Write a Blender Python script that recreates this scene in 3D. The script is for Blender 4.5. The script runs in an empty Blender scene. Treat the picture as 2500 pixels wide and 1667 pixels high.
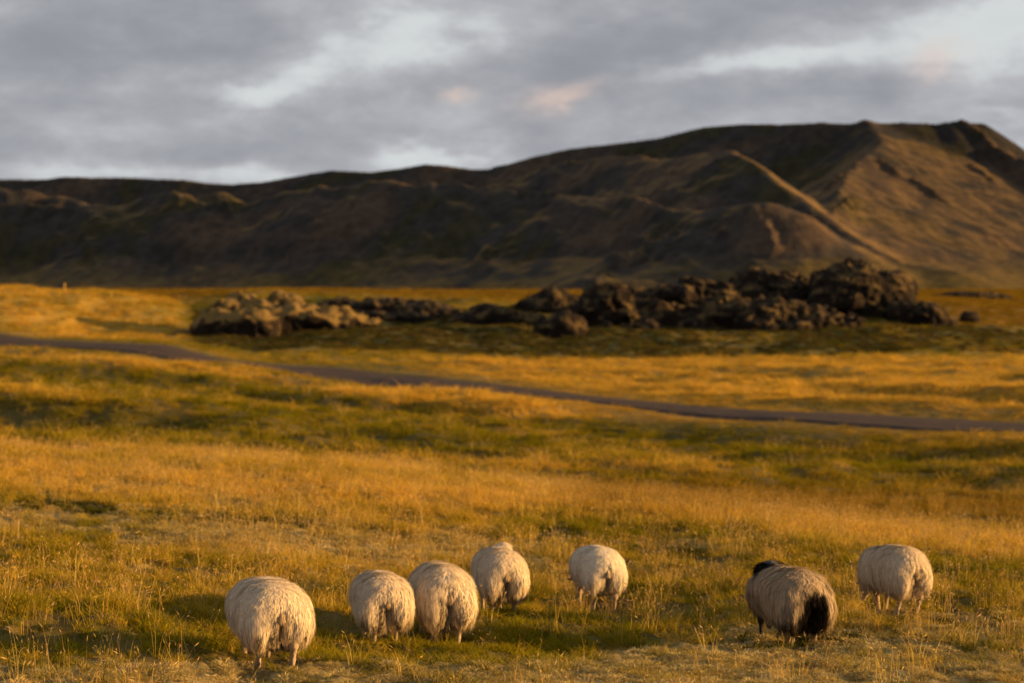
import bpy, bmesh, math, random
import numpy as np
from mathutils import Vector

# ------------------------------------------------------------------ camera, sky, sun, exposure
SC = bpy.context.scene
COL = SC.collection
W0, H0, LENS = 2500.0, 1667.0, 85.0
F = W0 * LENS / 36.0                       # focal length in photo pixels
HORIZON = 660.0                            # photo row of the true horizon
CAMZ = 8.0
PITCH = math.atan((H0 / 2 - HORIZON) / F)
cam_d = bpy.data.cameras.new('camera'); cam = bpy.data.objects.new('camera', cam_d); COL.objects.link(cam)
cam_d.sensor_width = 36.0; cam_d.lens = LENS; cam_d.clip_start = 0.1; cam_d.clip_end = 20000
cam.location = (0, 0, CAMZ); cam.rotation_euler = (math.pi / 2 - PITCH, 0, 0)
cam_d.dof.use_dof = True; cam_d.dof.focus_distance = 20.6; cam_d.dof.aperture_fstop = 2.0
cam_d.dof.aperture_blades = 9
SC.camera = cam

SUN_EL, SUN_BEHIND = 8.0, 3.0              # sun stands to the right, a little behind the camera
e, b = math.radians(SUN_EL), math.radians(SUN_BEHIND)
SUN = Vector((math.cos(e) * math.cos(b), -math.cos(e) * math.sin(b), math.sin(e)))
sun_d = bpy.data.lights.new('sun', 'SUN'); sun = bpy.data.objects.new('sun', sun_d); COL.objects.link(sun)
sun_d.energy = 5.0; sun_d.angle = math.radians(0.5); sun_d.color = (1.0, 0.60, 0.21)
sun.rotation_euler = SUN.to_track_quat('Z', 'Y').to_euler(); sun.location = (60, -5, 40)

SC.view_settings.view_transform = 'Standard'; SC.view_settings.look = 'None'
SC.view_settings.exposure = 1.2; SC.view_settings.gamma = 1.0
SC.render.engine = 'CYCLES'
SC.cycles.max_bounces = 6; SC.cycles.diffuse_bounces = 3; SC.cycles.transmission_bounces = 3
SC.cycles.use_denoising = True
SC.cycles.sample_clamp_indirect = 4.0


class NT:
    """tiny helper to write node trees"""
    def __init__(s, tree): s.t = tree; s.n = tree.nodes; s.l = tree.links
    def new(s, kind, **kw):
        nd = s.n.new(kind)
        for k, v in kw.items():
            if k.startswith('i_'):
                nd.inputs[int(k[2:])].default_value = v
            else:
                setattr(nd, k, v)
        return nd
    def link(s, a, b): s.l.new(a, b)
    def put(s, sock, v):
        if hasattr(v, 'links') or hasattr(v, 'is_linked'): s.l.new(v, sock)
        else: sock.default_value = v
    def math(s, op, a, b=0.0, c=0.0, clamp=False):
        nd = s.n.new('ShaderNodeMath'); nd.operation = op; nd.use_clamp = clamp
        for i, v in enumerate((a, b, c)): s.put(nd.inputs[i], v)
        return nd.outputs[0]
    def mix(s, f, a, b, mode='MIX'):
        nd = s.n.new('ShaderNodeMix'); nd.data_type = 'RGBA'; nd.blend_type = mode
        s.put(nd.inputs[0], f); s.put(nd.inputs[6], a); s.put(nd.inputs[7], b)
        return nd.outputs[2]
    def noise(s, vec, scale, detail=4.0, rough=0.55, dist=0.0):
        nd = s.n.new('ShaderNodeTexNoise'); nd.inputs['Scale'].default_value = scale
        nd.inputs['Detail'].default_value = detail; nd.inputs['Roughness'].default_value = rough
        nd.inputs['Distortion'].default_value = dist
        if vec is not None: s.l.new(vec, nd.inputs['Vector'])
        return nd.outputs['Fac']
    def ramp(s, f, lo, hi, a=0.0, b=1.0):
        nd = s.n.new('ShaderNodeMapRange'); nd.interpolation_type = 'SMOOTHSTEP'
        s.put(nd.inputs[0], f)
        for i, v in enumerate((lo, hi, a, b)): s.put(nd.inputs[i + 1], v)
        return nd.outputs[0]


def make_world():
    w = bpy.data.worlds.new('World'); SC.world = w; w.use_nodes = True
    T = NT(w.node_tree); T.n.clear()
    out = T.new('ShaderNodeOutputWorld'); bg = T.new('ShaderNodeBackground'); T.link(bg.outputs[0], out.inputs[0])
    sky = T.new('ShaderNodeTexSky'); sky.sky_type = 'NISHITA'; sky.sun_disc = False
    sky.sun_elevation = math.radians(SUN_EL)
    sky.sun_rotation = math.radians(90 + SUN_BEHIND)
    sky.air_density = 1.2; sky.dust_density = 1.0; sky.ozone_density = 1.0
    tc = T.new('ShaderNodeTexCoord'); sep = T.new('ShaderNodeSeparateXYZ'); T.link(tc.outputs['Generated'], sep.inputs[0])
    X, Y, Z = sep.outputs
    # cloud sheet: noise over the direction, stretched sideways, bands rising to the right
    cmb = T.new('ShaderNodeCombineXYZ')
    T.link(T.math('MULTIPLY', X, 7.0), cmb.inputs[0]); T.link(T.math('MULTIPLY', Y, 7.0), cmb.inputs[1])
    T.link(T.math('MULTIPLY', T.math('SUBTRACT', Z, T.math('MULTIPLY', X, 0.10)), 22.0), cmb.inputs[2])
    n1 = T.noise(cmb.outputs[0], 1.0, 6.0, 0.52, 0.25)
    n3 = T.noise(cmb.outputs[0], 0.6, 3.0, 0.5)
    ys = T.math('MAXIMUM', Y, 0.05)
    U = T.math('DIVIDE', X, ys); V = T.math('DIVIDE', Z, ys)
    wv = T.new('ShaderNodeMapping'); wv.inputs['Scale'].default_value = (14, 14, 32); T.link(tc.outputs['Generated'], wv.inputs[0])
    wa = T.noise(wv.outputs[0], 1.0, 5.0, 0.62); wv2 = T.new('ShaderNodeMapping'); wv2.inputs['Location'].default_value = (7, 3, 5); wv2.inputs['Scale'].default_value = (16, 16, 40); T.link(tc.outputs['Generated'], wv2.inputs[0])
    wb = T.noise(wv2.outputs[0], 1.0, 5.0, 0.62)
    n2 = T.noise(wv.outputs[0], 2.2, 6.0, 0.6, 0.1)
    U = T.math('ADD', U, T.math('MULTIPLY', T.math('SUBTRACT', wa, 0.5), 0.075)); V = T.math('ADD', V, T.math('MULTIPLY', T.math('SUBTRACT', wb, 0.5), 0.030))
    fy = T.ramp(Y, 0.3, 0.7)
    def blob(u, v, ru, rv, tilt=0.0):
        du = T.math('MULTIPLY', T.math('SUBTRACT', U, (u - 1250) / F), F / ru)
        dv0 = T.math('SUBTRACT', V, (660 - v) / F)
        dv = T.math('MULTIPLY', T.math('SUBTRACT', dv0, T.math('MULTIPLY', T.math('SUBTRACT', U, (u - 1250) / F), tilt)), F / rv)
        r = T.math('ADD', T.math('MULTIPLY', du, du), T.math('MULTIPLY', dv, dv))
        return T.math('MULTIPLY', T.math('EXPONENT', T.math('MULTIPLY', r, -1.0)), fy)
    def total(items):
        s = None
        for w_, bl in items:
            t = T.math('MULTIPLY', blob(*bl), w_)
            s = t if s is None else T.math('ADD', s, t)
        return s
    gaps = total([(0.36, (1030, 95, 180, 55, 0.15)), (0.26, (740, 150, 140, 45, 0.3)), (0.42, (570, 228, 95, 36, 0.1)),
                  (0.40, (2440, 70, 190, 100, 0.2)), (0.28, (1960, 140, 190, 36, 0.08)), (0.2, (1720, 168, 150, 24, 0.1)),
                  (0.36, (600, 432, 200, 34, 0.0)), (0.36, (1060, 385, 170, 30, 0.0)), (0.2, (150, 425, 260, 26, 0.0)), (0.2, (2420, 292, 120, 22, 0.0)),
                  (0.15, (320, 180, 90, 60, 0.3))])
    darks = total([(0.22, (330, 90, 420, 110, 0.15)), (0.2, (900, 235, 260, 52, 0.12)), (0.2, (1600, 90, 320, 55, 0.15)), (0.17, (2100, 215, 330, 42, 0.1)),
                   (0.12, (250, 350, 400, 40, 0.0)), (0.1, (1500, 330, 400, 40, 0.0)), (0.14, (2080, 20, 260, 25, 0.1))])
    base = T.math('ADD', T.math('MULTIPLY', T.math('SUBTRACT', n1, 0.5), 1.0), T.math('MULTIPLY', T.math('SUBTRACT', n2, 0.5), 0.85))
    base = T.math('ADD', base, T.math('MULTIPLY', T.math('SUBTRACT', n3, 0.5), 0.3))
    f = T.math('ADD', T.math('SUBTRACT', T.math('MULTIPLY', base, 0.75), darks), gaps)
    light = T.ramp(f, -0.38, 0.46)
    cr = T.new('ShaderNodeValToRGB'); T.link(light, cr.inputs[0])
    el = cr.color_ramp.elements
    el[0].position = 0.0; el[0].color = (0.285, 0.295, 0.33, 1)
    el[1].position = 1.0; el[1].color = (0.66, 0.70, 0.71, 1)
    for p, c in ((0.35, (0.375, 0.385, 0.415, 1)), (0.6, (0.46, 0.47, 0.495, 1)), (0.8, (0.57, 0.59, 0.605, 1))):
        q = el.new(p); q.color = c
    pink = total([(1.0, (1385, 245, 85, 36, 0.3)), (0.6, (1130, 240, 42, 26, 0.2)), (0.55, (2320, 150, 70, 42, 0.2))])
    pm = T.math('MULTIPLY', pink, T.ramp(n2, 0.2, 0.7, 0.55, 1.15), clamp=True)
    cloud = T.mix(T.math('MULTIPLY', pm, 0.95), cr.outputs[0], (0.74, 0.57, 0.49, 1))
    skyc = T.mix(1.0, sky.outputs[0], (0.10, 0.10, 0.10, 1), 'MULTIPLY')
    gapf = T.math('MULTIPLY', T.ramp(f, 0.25, 0.8), 0.25)
    fin = T.mix(gapf, cloud, skyc)
    T.link(fin, bg.inputs[0]); bg.inputs[1].default_value = 0.445
make_world()

# ------------------------------------------------------------------ numeric helpers
RNG = np.random.default_rng(11)

def _hash(ix, iy, iz, seed):
    h = (ix.astype(np.int64) * 374761393 + iy.astype(np.int64) * 668265263 + iz.astype(np.int64) * 2147483647 + seed * 974711) & 0xFFFFFFFF
    h = ((h ^ (h >> 13)) * 1274126177) & 0xFFFFFFFF
    h = ((h ^ (h >> 16)) * 2246822519) & 0xFFFFFFFF
    return ((h ^ (h >> 15)) & 0xFFFFFF) / float(0xFFFFFF)

def vnoise(x, y, z=None, seed=0):
    """value noise in -1..1"""
    x = np.asarray(x, float); y = np.asarray(y, float)
    fx = np.floor(x); fy = np.floor(y); tx = x - fx; ty = y - fy
    sx = tx * tx * tx * (tx * (tx * 6 - 15) + 10); sy = ty * ty * ty * (ty * (ty * 6 - 15) + 10)
    if z is None:
        zz = np.zeros_like(fx)
        a = _hash(fx, fy, zz, seed); b_ = _hash(fx + 1, fy, zz, seed); c = _hash(fx, fy + 1, zz, seed); d = _hash(fx + 1, fy + 1, zz, seed)
        return 2 * ((a * (1 - sx) + b_ * sx) * (1 - sy) + (c * (1 - sx) + d * sx) * sy) - 1
    z = np.asarray(z, float); fz = np.floor(z); tz = z - fz; sz = tz * tz * tz * (tz * (tz * 6 - 15) + 10)
    r = 0
    for k, wz in ((0, 1 - sz), (1, sz)):
        a = _hash(fx, fy, fz + k, seed); b_ = _hash(fx + 1, fy, fz + k, seed); c = _hash(fx, fy + 1, fz + k, seed); d = _hash(fx + 1, fy + 1, fz + k, seed)
        r = r + wz * ((a * (1 - sx) + b_ * sx) * (1 - sy) + (c * (1 - sx) + d * sx) * sy)
    return 2 * r - 1

def fbm(x, y, z=None, octaves=4, seed=0, gain=0.5):
    s = 0; a = 1.0; n = 0; f = 1.0
    for o in range(octaves):
        s = s + a * vnoise(x * f + 17.3 * o, y * f - 9.1 * o, None if z is None else z * f + 3.7 * o, seed + o)
        n += a; a *= gain; f *= 2.03
    return s / n

def smooth(a, b_, x):
    t = np.clip((x - a) / (b_ - a), 0, 1); return t * t * (3 - 2 * t)

def pix(u, v, d):
    """photo pixel + distance ahead -> world point"""
    xc, yc = (u - W0 / 2) / F, (H0 / 2 - v) / F
    dy = math.cos(PITCH) + yc * math.sin(PITCH); dz = -math.sin(PITCH) + yc * math.cos(PITCH)
    return np.array((xc * d / dy, d, CAMZ + dz * d / dy))

def to_pix(x, y, z):
    zz = z - CAMZ
    fwd = y * math.cos(PITCH) - zz * math.sin(PITCH); up = y * math.sin(PITCH) + zz * math.cos(PITCH)
    return W0 / 2 + F * x / fwd, H0 / 2 - F * up / fwd

# ------------------------------------------------------------------ terrain
CP = [  # photo column, row, distance: what the ground does from the sheep to the hills
 (-300,1667,17.8),(0,1667,18.3),(700,1667,19.2),(1250,1667,19.6),(1900,1667,20.1),(2500,1667,20.4),(2800,1667,20.5),
 (0,1480,23.0),(300,1560,20.9),(650,1615,20.5),(925,1560,23.0),(1090,1548,23.5),(1210,1496,27.0),(1470,1478,28.7),(1960,1562,24.0),(2180,1500,26.2),(2450,1500,26.0),
 (0,1300,32.0),(600,1340,31.0),(1000,1330,34.0),(1500,1330,36.0),(2100,1380,31.0),(2500,1420,29.5),
 (0,1200,42.0),(600,1220,42.0),
 (-300,1095,52.0),(0,1105,52.0),(600,1135,51.0),(1000,1170,50.0),(1400,1218,48.0),(1700,1238,46.0),(2000,1287,41.0),(2500,1350,36.0),(2800,1385,34.0),
 (2500,1300,48.0),(2200,1282,50.0),(2200,1170,66.0),(1700,1222,56.0),(1400,1200,58.0),(600,1124,60.0),(600,1090,66.0),(0,1090,62.0),
 (1500,1140,75.0),(1000,1130,72.0),(300,1062,75.0),(2400,1110,78.0),(1900,1145,74.0),
 (-300,935,105.0),(0,955,100.0),(400,1012,92.0),(0,1045,80.0),(900,1098,82.0),(900,1000,103.0),(1400,1055,96.0),(1400,1110,82.0),(1800,1085,88.0),(2300,1072,88.0),
 (0,950,118.0),(400,985,112.0),(0,862,160.0),(500,905,140.0),(900,965,124.0),(1300,1000,108.0),
 (600,868,182.0),(1300,905,160.0),(1300,876,188.0),(2000,962,128.0),(2000,890,170.0),(2500,985,116.0),(2500,890,165.0),(2800,985,116.0),
 (520,848,190.0),(700,854,188.0),(520,818,208.0),(640,805,212.0),(1000,802,214.0),(1400,802,218.0),(1800,812,214.0),(2100,802,218.0),(2300,802,222.0),(2500,800,240.0),(2800,800,240.0),
 (600,735,236.0),(900,742,236.0),(1300,752,238.0),(1700,752,238.0),(2050,752,238.0),(2300,770,245.0),
 (900,722,330.0),(1700,724,330.0),(2400,745,290.0),(2400,712,600.0),(2800,712,600.0),
 (-400,694,236.0),(0,698,234.0),(160,707,232.0),(300,732,228.0),(405,775,222.0),(450,816,212.0),(0,800,196.0),(230,824,190.0),(180,780,212.0),(270,800,212.0),(380,810,213.0),(-300,790,198.0),(420,836,196.0),
 (0,710,250.0),(160,718,250.0),(480,760,235.0),(300,724,300.0),(0,722,300.0),(300,716,420.0),(450,717,420.0),
 (-1500,708,860.0),(0,708,800.0),(800,708,700.0),(1250,709,700.0),(1700,709,700.0),(2500,705,760.0),(4000,706,860.0)]
ROAD_TOP = [(-600,776),(0,813),(425,845),(850,899),(1063,922),(1488,972),(1913,1004),(2500,1033),(2900,1046)]
ROAD_BOT = [(-600,797),(0,849),(425,881),(850,939),(1063,951),(1488,988),(1913,1026),(2500,1055),(2900,1070)]
ROAD_D = [205,180,163,147,137,120,105,96,92]
ROAD_HALF = [6,6,6,6.5,6,5,5,5,5]
road_c = []
for (u1, v1), (u2, v2), d, hd in zip(ROAD_TOP, ROAD_BOT, ROAD_D, ROAD_HALF):
    CP += [(u1, v1, d + hd), (u2, v2, d - hd)]
    road_c.append((pix(u1, v1, d + hd), pix(u2, v2, d - hd)))

_pts = np.array([pix(*c) for c in CP])
def _key(x, y):
    return np.stack([x / np.maximum(y, 1.0) * 4.0, np.log(np.maximum(y, 1.0))], -1)
_K = _key(_pts[:, 0], _pts[:, 1]); _h = CAMZ - _pts[:, 2]
def _phi(r2):
    return np.where(r2 > 1e-12, 0.5 * r2 * np.log(np.maximum(r2, 1e-12)), 0.0)
def _fit():
    n = len(_K)
    A = _phi(((_K[:, None] - _K[None]) ** 2).sum(-1)) + np.eye(n) * 5e-5
    P = np.c_[np.ones(n), _K]
    M = np.block([[A, P], [P.T, np.zeros((3, 3))]])
    return np.linalg.solve(M, np.r_[_h, np.zeros(3)])
_S = _fit()

def ground_base(x, y):
    x = np.asarray(x, float); y = np.asarray(y, float); shp = x.shape
    yc = np.clip(y, 12.0, 860.0); xr = np.clip(x / np.maximum(y, 1.0), -0.6, 0.6) * yc
    k = _key(xr.ravel(), yc.ravel()); out = np.empty(len(k))
    for i in range(0, len(k), 40000):
        q = k[i:i + 40000]
        out[i:i + 40000] = _phi(((q[:, None] - _K[None]) ** 2).sum(-1)) @ _S[:len(_K)] + _S[-3] + q @ _S[-2:]
    lat = smooth(0.27, 0.6, np.abs(x / np.maximum(y, 1.0))).ravel()
    out = out * (1 - lat) + (4.0 + 2.0 * smooth(20, 90, y).ravel()) * lat        # far outside the frame: plain
    far = smooth(600, 850, y).ravel()
    out = out * (1 - far) + 6.9 * far
    return CAMZ - out.reshape(shp)

_rc = np.array([0.5 * (a + b_) for a, b_ in road_c]); _rw = np.array([np.linalg.norm((a - b_)[:2]) for a, b_ in road_c])
def _dense(P, n):
    t = np.linspace(0, len(P) - 1, n); i = np.minimum(t.astype(int), len(P) - 2); f_ = (t - i)[:, None]
    p0 = P[np.maximum(i - 1, 0)]; p1 = P[i]; p2 = P[i + 1]; p3 = P[np.minimum(i + 2, len(P) - 1)]
    return 0.5 * (2 * p1 + (p2 - p0) * f_ + (2 * p0 - 5 * p1 + 4 * p2 - p3) * f_ ** 2 + (3 * p1 - p0 - 3 * p2 + p3) * f_ ** 3)
RT = _dense(np.array([a for a, _ in road_c]), 240); RB = _dense(np.array([b_ for _, b_ in road_c]), 240)
RC = 0.5 * (RT + RB)
def road_signed(x, y):
    """distance to the road's middle line and half width there"""
    x = np.asarray(x, float).ravel(); y = np.asarray(y, float).ravel()
    dmin = np.full(len(x), 1e9); half = np.ones(len(x))
    near = (y > 60) & (y < 260)
    idx = np.nonzero(near)[0]
    tang = np.gradient(RC[:, :2], axis=0); tang /= np.linalg.norm(tang, axis=1)[:, None]
    nrm = np.stack([-tang[:, 1], tang[:, 0]], 1)
    hw = np.abs(((RT - RB)[:, :2] * nrm).sum(1)) * 0.5
    for i in range(0, len(idx), 20000):
        q = idx[i:i + 20000]
        d2 = (x[q, None] - RC[None, :, 0]) ** 2 + (y[q, None] - RC[None, :, 1]) ** 2
        j = d2.argmin(1); dmin[q] = np.sqrt(d2[np.arange(len(q)), j]); half[q] = hw[j]
    return dmin, half

def bumps(x, y):
    """hummocks: knee-high and stretched down to the right farther out, hand-high by the sheep"""
    mid = smooth(50, 72, y) * (1 - smooth(150, 190, y)); far = smooth(180, 190, y) * (1 - smooth(300, 360, y))
    p = x * 0.80 + y * 0.60; q = -x * 0.60 + y * 0.80          # p runs across the swells, q along
    p2 = x * 0.86 + y * 0.30
    s = 0.08 * fbm(x / 5.5, y / 7.0, octaves=3, seed=5)
    s = s + mid * (1.0 * fbm(p / 8.0, q / 20.0, octaves=2, seed=15) + 0.42 * fbm(x / 3.0, y / 4.2, octaves=3, seed=6))
    s = s + far * 0.5 * fbm(x / 4.0, y / 7.0, octaves=3, seed=8)
    s = s + (0.09 + 0.05 * mid) * fbm(x / 1.3, y / 1.7, octaves=3, seed=9)
    lump = 1 - np.abs(fbm(x / 0.42, y / 0.5, octaves=2, seed=21))
    s = s + (0.10 + 0.02 * (1 - smooth(24, 40, y))) * (lump - 0.7) * (1 - smooth(60, 120, y)) + 0.04 * fbm(x / 0.17, y / 0.2, octaves=2, seed=25) * (1 - smooth(40, 70, y))
    return s

def ground(x, y, fine=True):
    x = np.asarray(x, float); y = np.asarray(y, float)
    z = ground_base(x, y)
    dm, half = road_signed(x, y); dm = dm.reshape(x.shape); half = half.reshape(x.shape)
    off = smooth(half * 1.0, half * 1.1 + 9.0, dm)
    return z + bumps(x, y) * off - 0.22 * (1 - smooth(half * 0.9, half * 1.06, dm))

# what grows where (columns and rows of the photograph, read for the ground points)
def band(u, v, pts, hw, soft=60):
    pu = [p[0] for p in pts]; pv = [p[1] for p in pts]
    vv = np.interp(u, pu, pv)
    e_ = smooth(pu[0] - soft, pu[0], u) * (1 - smooth(pu[-1], pu[-1] + soft, u))
    return np.exp(-((v - vv) / hw) ** 2) * e_

def cover(x, y, z):
    u, v = to_pix(x, np.maximum(y, 2.0), z)
    nA = fbm(x / 3.2, y / 5.0, octaves=4, seed=31); nB = fbm(x / 9.0, y / 16.0, octaves=3, seed=37); nC = fbm(x / 0.9, y / 1.4, octaves=3, seed=41)
    dry = 0.32 - 0.08 * smooth(55, 70, y) * (1 - smooth(140, 170, y)) + 0.32 * nA + 0.36 * nB + 0.24 * nC
    dry += 0.75 * band(u, v, [(-400,1150),(0,1165),(600,1190),(1000,1215),(1400,1232),(1700,1252),(2000,1298),(2900,1400)], 40)
    dry += 0.7 * band(u, v, [(900,1122),(1250,1135),(1750,1146)], 14)
    dry += 0.4 * band(u, v, [(-400,1085),(0,1095),(600,1120),(1000,1145)], 18)
    dry += 0.65 * band(u, v, [(-400,845),(0,862),(425,892),(850,955),(1100,968),(1488,1005),(1913,1045),(2500,1072)], 15)
    dry += 0.85 * (smooth(900, 1250, u) * smooth(868, 885, v) * (1 - smooth(1000, 1040, v)) * (y > 95))
    dry += 0.45 * band(u, v, [(-400,920),(0,948),(400,1005),(900,1096)], 14)
    brown0 = 1.0 * smooth(240, 262, y)
    dry += 0.6 * smooth(240, 300, y) + 0.35 * smooth(185, 190, y) * (1 - smooth(430, 470, u))
    dry -= 0.45 * band(u, v, [(1250,1268),(1900,1318),(2500,1395)], 26)
    dry -= 0.32 * band(u, v, [(-400,1000),(0,1010),(500,1040),(1000,1075),(1300,1085)], 42)
    dry -= 0.4 * band(u, v, [(-400,890),(0,905),(500,950),(1000,1010),(1500,1050),(2000,1075)], 24)
    dry -= 0.45 * band(u, v, [(1080,936),(1300,946),(1480,962)], 9)
    dry += nC * 0.25 * smooth(50, 70, y) * (1 - smooth(150, 200, y))
    dry -= 0.03 * smooth(1290, 1400, v)
    brown = band(u, v, [(1500,1215),(1900,1225),(2600,1245)], 44, 200) * 1.0 + 0.5 * band(u, v, [(2000,1090),(2600,1100)], 20)
    brown = brown + brown0 + 0.9 * smooth(2180, 2330, u) * smooth(222, 240, y)
    moss = 0.75 * band(u, v, [(-300,1255),(0,1262),(400,1290),(900,1340),(1300,1352)], 42) + 0.9 * smooth(1575, 1650, v) + 0.4 * band(u, v, [(1300,1400),(1800,1395)], 30) \
        + 0.55 * band(u, v, [(1500,1600),(2500,1560)], 35) + 0.35 * band(u, v, [(100,1180),(350,1195)], 16) + 0.3 * band(u, v, [(500,905),(1100,960)], 16)
    moss = np.clip(moss * 1.15 + 0.55 * nA + 0.35 * nC - 0.30 + 0.15 * (y < 60), 0, 1) * (y < 160)
    heath = 1.1 * band(u, v, [(40,1232),(150,1236),(285,1250)], 9, 15) + 1.0 * band(u, v, [(380,1262),(560,1272),(800,1284)], 9, 15) + 0.9 * band(u, v, [(980,1312),(1080,1322)], 9, 20)
    heath += 0.8 * band(u, v, [(1400,1335),(1700,1355)], 9, 40) + 0.75 * band(u, v, [(2000,1385),(2300,1400),(2500,1410)], 9, 40)
    heath += np.clip(0.9 * nA + 0.8 * nC - 0.62 + 0.18 * smooth(55, 75, y), 0, 0.8) * (v > 880) * (y < 160)
    slope = smooth(450, 520, u) * smooth(184, 189, y + 3 * nA) * (1 - smooth(226, 236, y + 8 * nA))  # slope below the rocks: its shade is put in as dark heath colour
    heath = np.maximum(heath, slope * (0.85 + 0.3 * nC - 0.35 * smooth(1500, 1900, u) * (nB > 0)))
    return u, v, np.clip(dry, 0, 1), np.clip(brown, 0, 1), np.clip(moss, 0, 1), np.clip(heath, 0, 1)

GOLD = np.array((0.63, 0.372, 0.050)); GREEN = np.array((0.190, 0.163, 0.006)); BROWN = np.array((0.19, 0.105, 0.008))
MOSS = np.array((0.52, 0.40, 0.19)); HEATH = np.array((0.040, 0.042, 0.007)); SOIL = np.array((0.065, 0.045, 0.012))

def lerp(a, b_, t): return a * (1 - t[:, None]) + b_ * t[:, None]

# ------------------------------------------------------------------ objects
def mesh_obj(name, verts, faces, mat=None, parent=None, smooth_=True, attrs=None):
    me = bpy.data.meshes.new(name)
    verts = np.asarray(verts, np.float32)
    if isinstance(faces, np.ndarray):
        n, k = faces.shape
        me.vertices.add(len(verts)); me.vertices.foreach_set('co', verts.ravel())
        me.loops.add(n * k); me.loops.foreach_set('vertex_index', faces.astype(np.int32).ravel())
        me.polygons.add(n); me.polygons.foreach_set('loop_start', np.arange(0, n * k, k, dtype=np.int32))
        me.polygons.foreach_set('loop_total', np.full(n, k, np.int32))
        me.update(calc_edges=True); me.validate()
    else:
        me.from_pydata(verts.tolist(), [], faces)
    if smooth_: me.polygons.foreach_set('use_smooth', np.ones(len(me.polygons), bool))
    for k_, a in (attrs or {}).items():
        a = np.asarray(a, np.float32)
        if a.ndim == 1:
            me.attributes.new(k_, 'FLOAT', 'POINT').data.foreach_set('value', a)
        else:
            c = np.ones((len(a), 4), np.float32); c[:, :3] = a
            me.attributes.new(k_, 'FLOAT_COLOR', 'POINT').data.foreach_set('color', c.ravel())
    if mat: me.materials.append(mat)
    o = bpy.data.objects.new(name, me); COL.objects.link(o)
    if parent: o.parent = parent
    return o

def tag(o, label=None, cat=None, group=None, kind=None):
    if label: o['label'] = label
    if cat: o['category'] = cat
    if group: o['group'] = group
    if kind: o['kind'] = kind
    return o

def material(name, rough=0.9):
    m = bpy.data.materials.new(name); m.use_nodes = True
    T = NT(m.node_tree); bs = T.n['Principled BSDF']; bs.inputs['Roughness'].default_value = rough
    bs.inputs['Specular IOR Level'].default_value = 0.15
    return m, T, bs

def attr(T, name, kind='GEOMETRY'):
    a = T.new('ShaderNodeAttribute'); a.attribute_name = name; a.attribute_type = kind
    return a

def grid_faces(nr, nc):
    i = np.arange(nr * nc).reshape(nr, nc)
    return np.stack([i[:-1, :-1], i[:-1, 1:], i[1:, 1:], i[1:, :-1]], -1).reshape(-1, 4)

# ground sheet: fan of rows, fine where the photograph sees it close
def build_ground():
    rows = np.concatenate([np.geomspace(6, 16.5, 14)[:-1], np.geomspace(16.5, 62, 400)[:-1], np.geomspace(62, 260, 250)[:-1], np.geomspace(260, 900, 60)[:-1], np.geomspace(900, 9000, 14)])
    core = np.linspace(-0.245, 0.245, 560)
    side = np.geomspace(0.245, 1.6, 26)[1:]
    tans = np.concatenate([-side[::-1], core, side])
    Yg, Tg = np.meshgrid(rows, tans, indexing='ij'); Xg = Yg * Tg
    Zg = ground(Xg, Yg)
    x, y, z = Xg.ravel(), Yg.ravel(), Zg.ravel()
    u, v, dry, brown, moss, heath = cover(x, y, z)
    deep = (1 - 0.75 * smooth(90, 220, y))
    c = lerp(lerp(np.tile(GREEN * 0.8, (len(x), 1)), SOIL, deep * 0.8), lerp(np.tile(GOLD * 0.8, (len(x), 1)), SOIL * 1.6, deep * 0.75), dry)
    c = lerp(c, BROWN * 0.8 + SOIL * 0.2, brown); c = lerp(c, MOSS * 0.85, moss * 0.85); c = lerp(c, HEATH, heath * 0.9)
    m, T, bs = material('field_ground', 0.95)
    a = attr(T, 'tone'); tc = T.new('ShaderNodeTexCoord')
    n = T.noise(tc.outputs['Object'], 9.0, 6.0, 0.65); n2 = T.noise(tc.outputs['Object'], 0.7, 5.0, 0.6)
    col = T.mix(1.0, a.outputs['Color'], T.mix(n, (0.55, 0.55, 0.5, 1), (1.4, 1.35, 1.3, 1)), 'MULTIPLY')
    col = T.mix(T.ramp(n2, 0.35, 0.7, 0.0, 0.35), col, (0.10, 0.075, 0.02, 1))
    T.link(col, bs.inputs['Base Color'])
    bp = T.new('ShaderNodeBump'); bp.inputs['Strength'].default_value = 0.8; bp.inputs['Distance'].default_value = 0.03
    T.link(T.noise(tc.outputs['Object'], 28.0, 4.0, 0.7), bp.inputs['Height']); T.link(bp.outputs[0], bs.inputs['Normal'])
    o = mesh_obj('ground', np.stack([x, y, z], 1), grid_faces(*Yg.shape), m, attrs={'tone': c})
    return tag(o, kind='structure')
build_ground()

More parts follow.
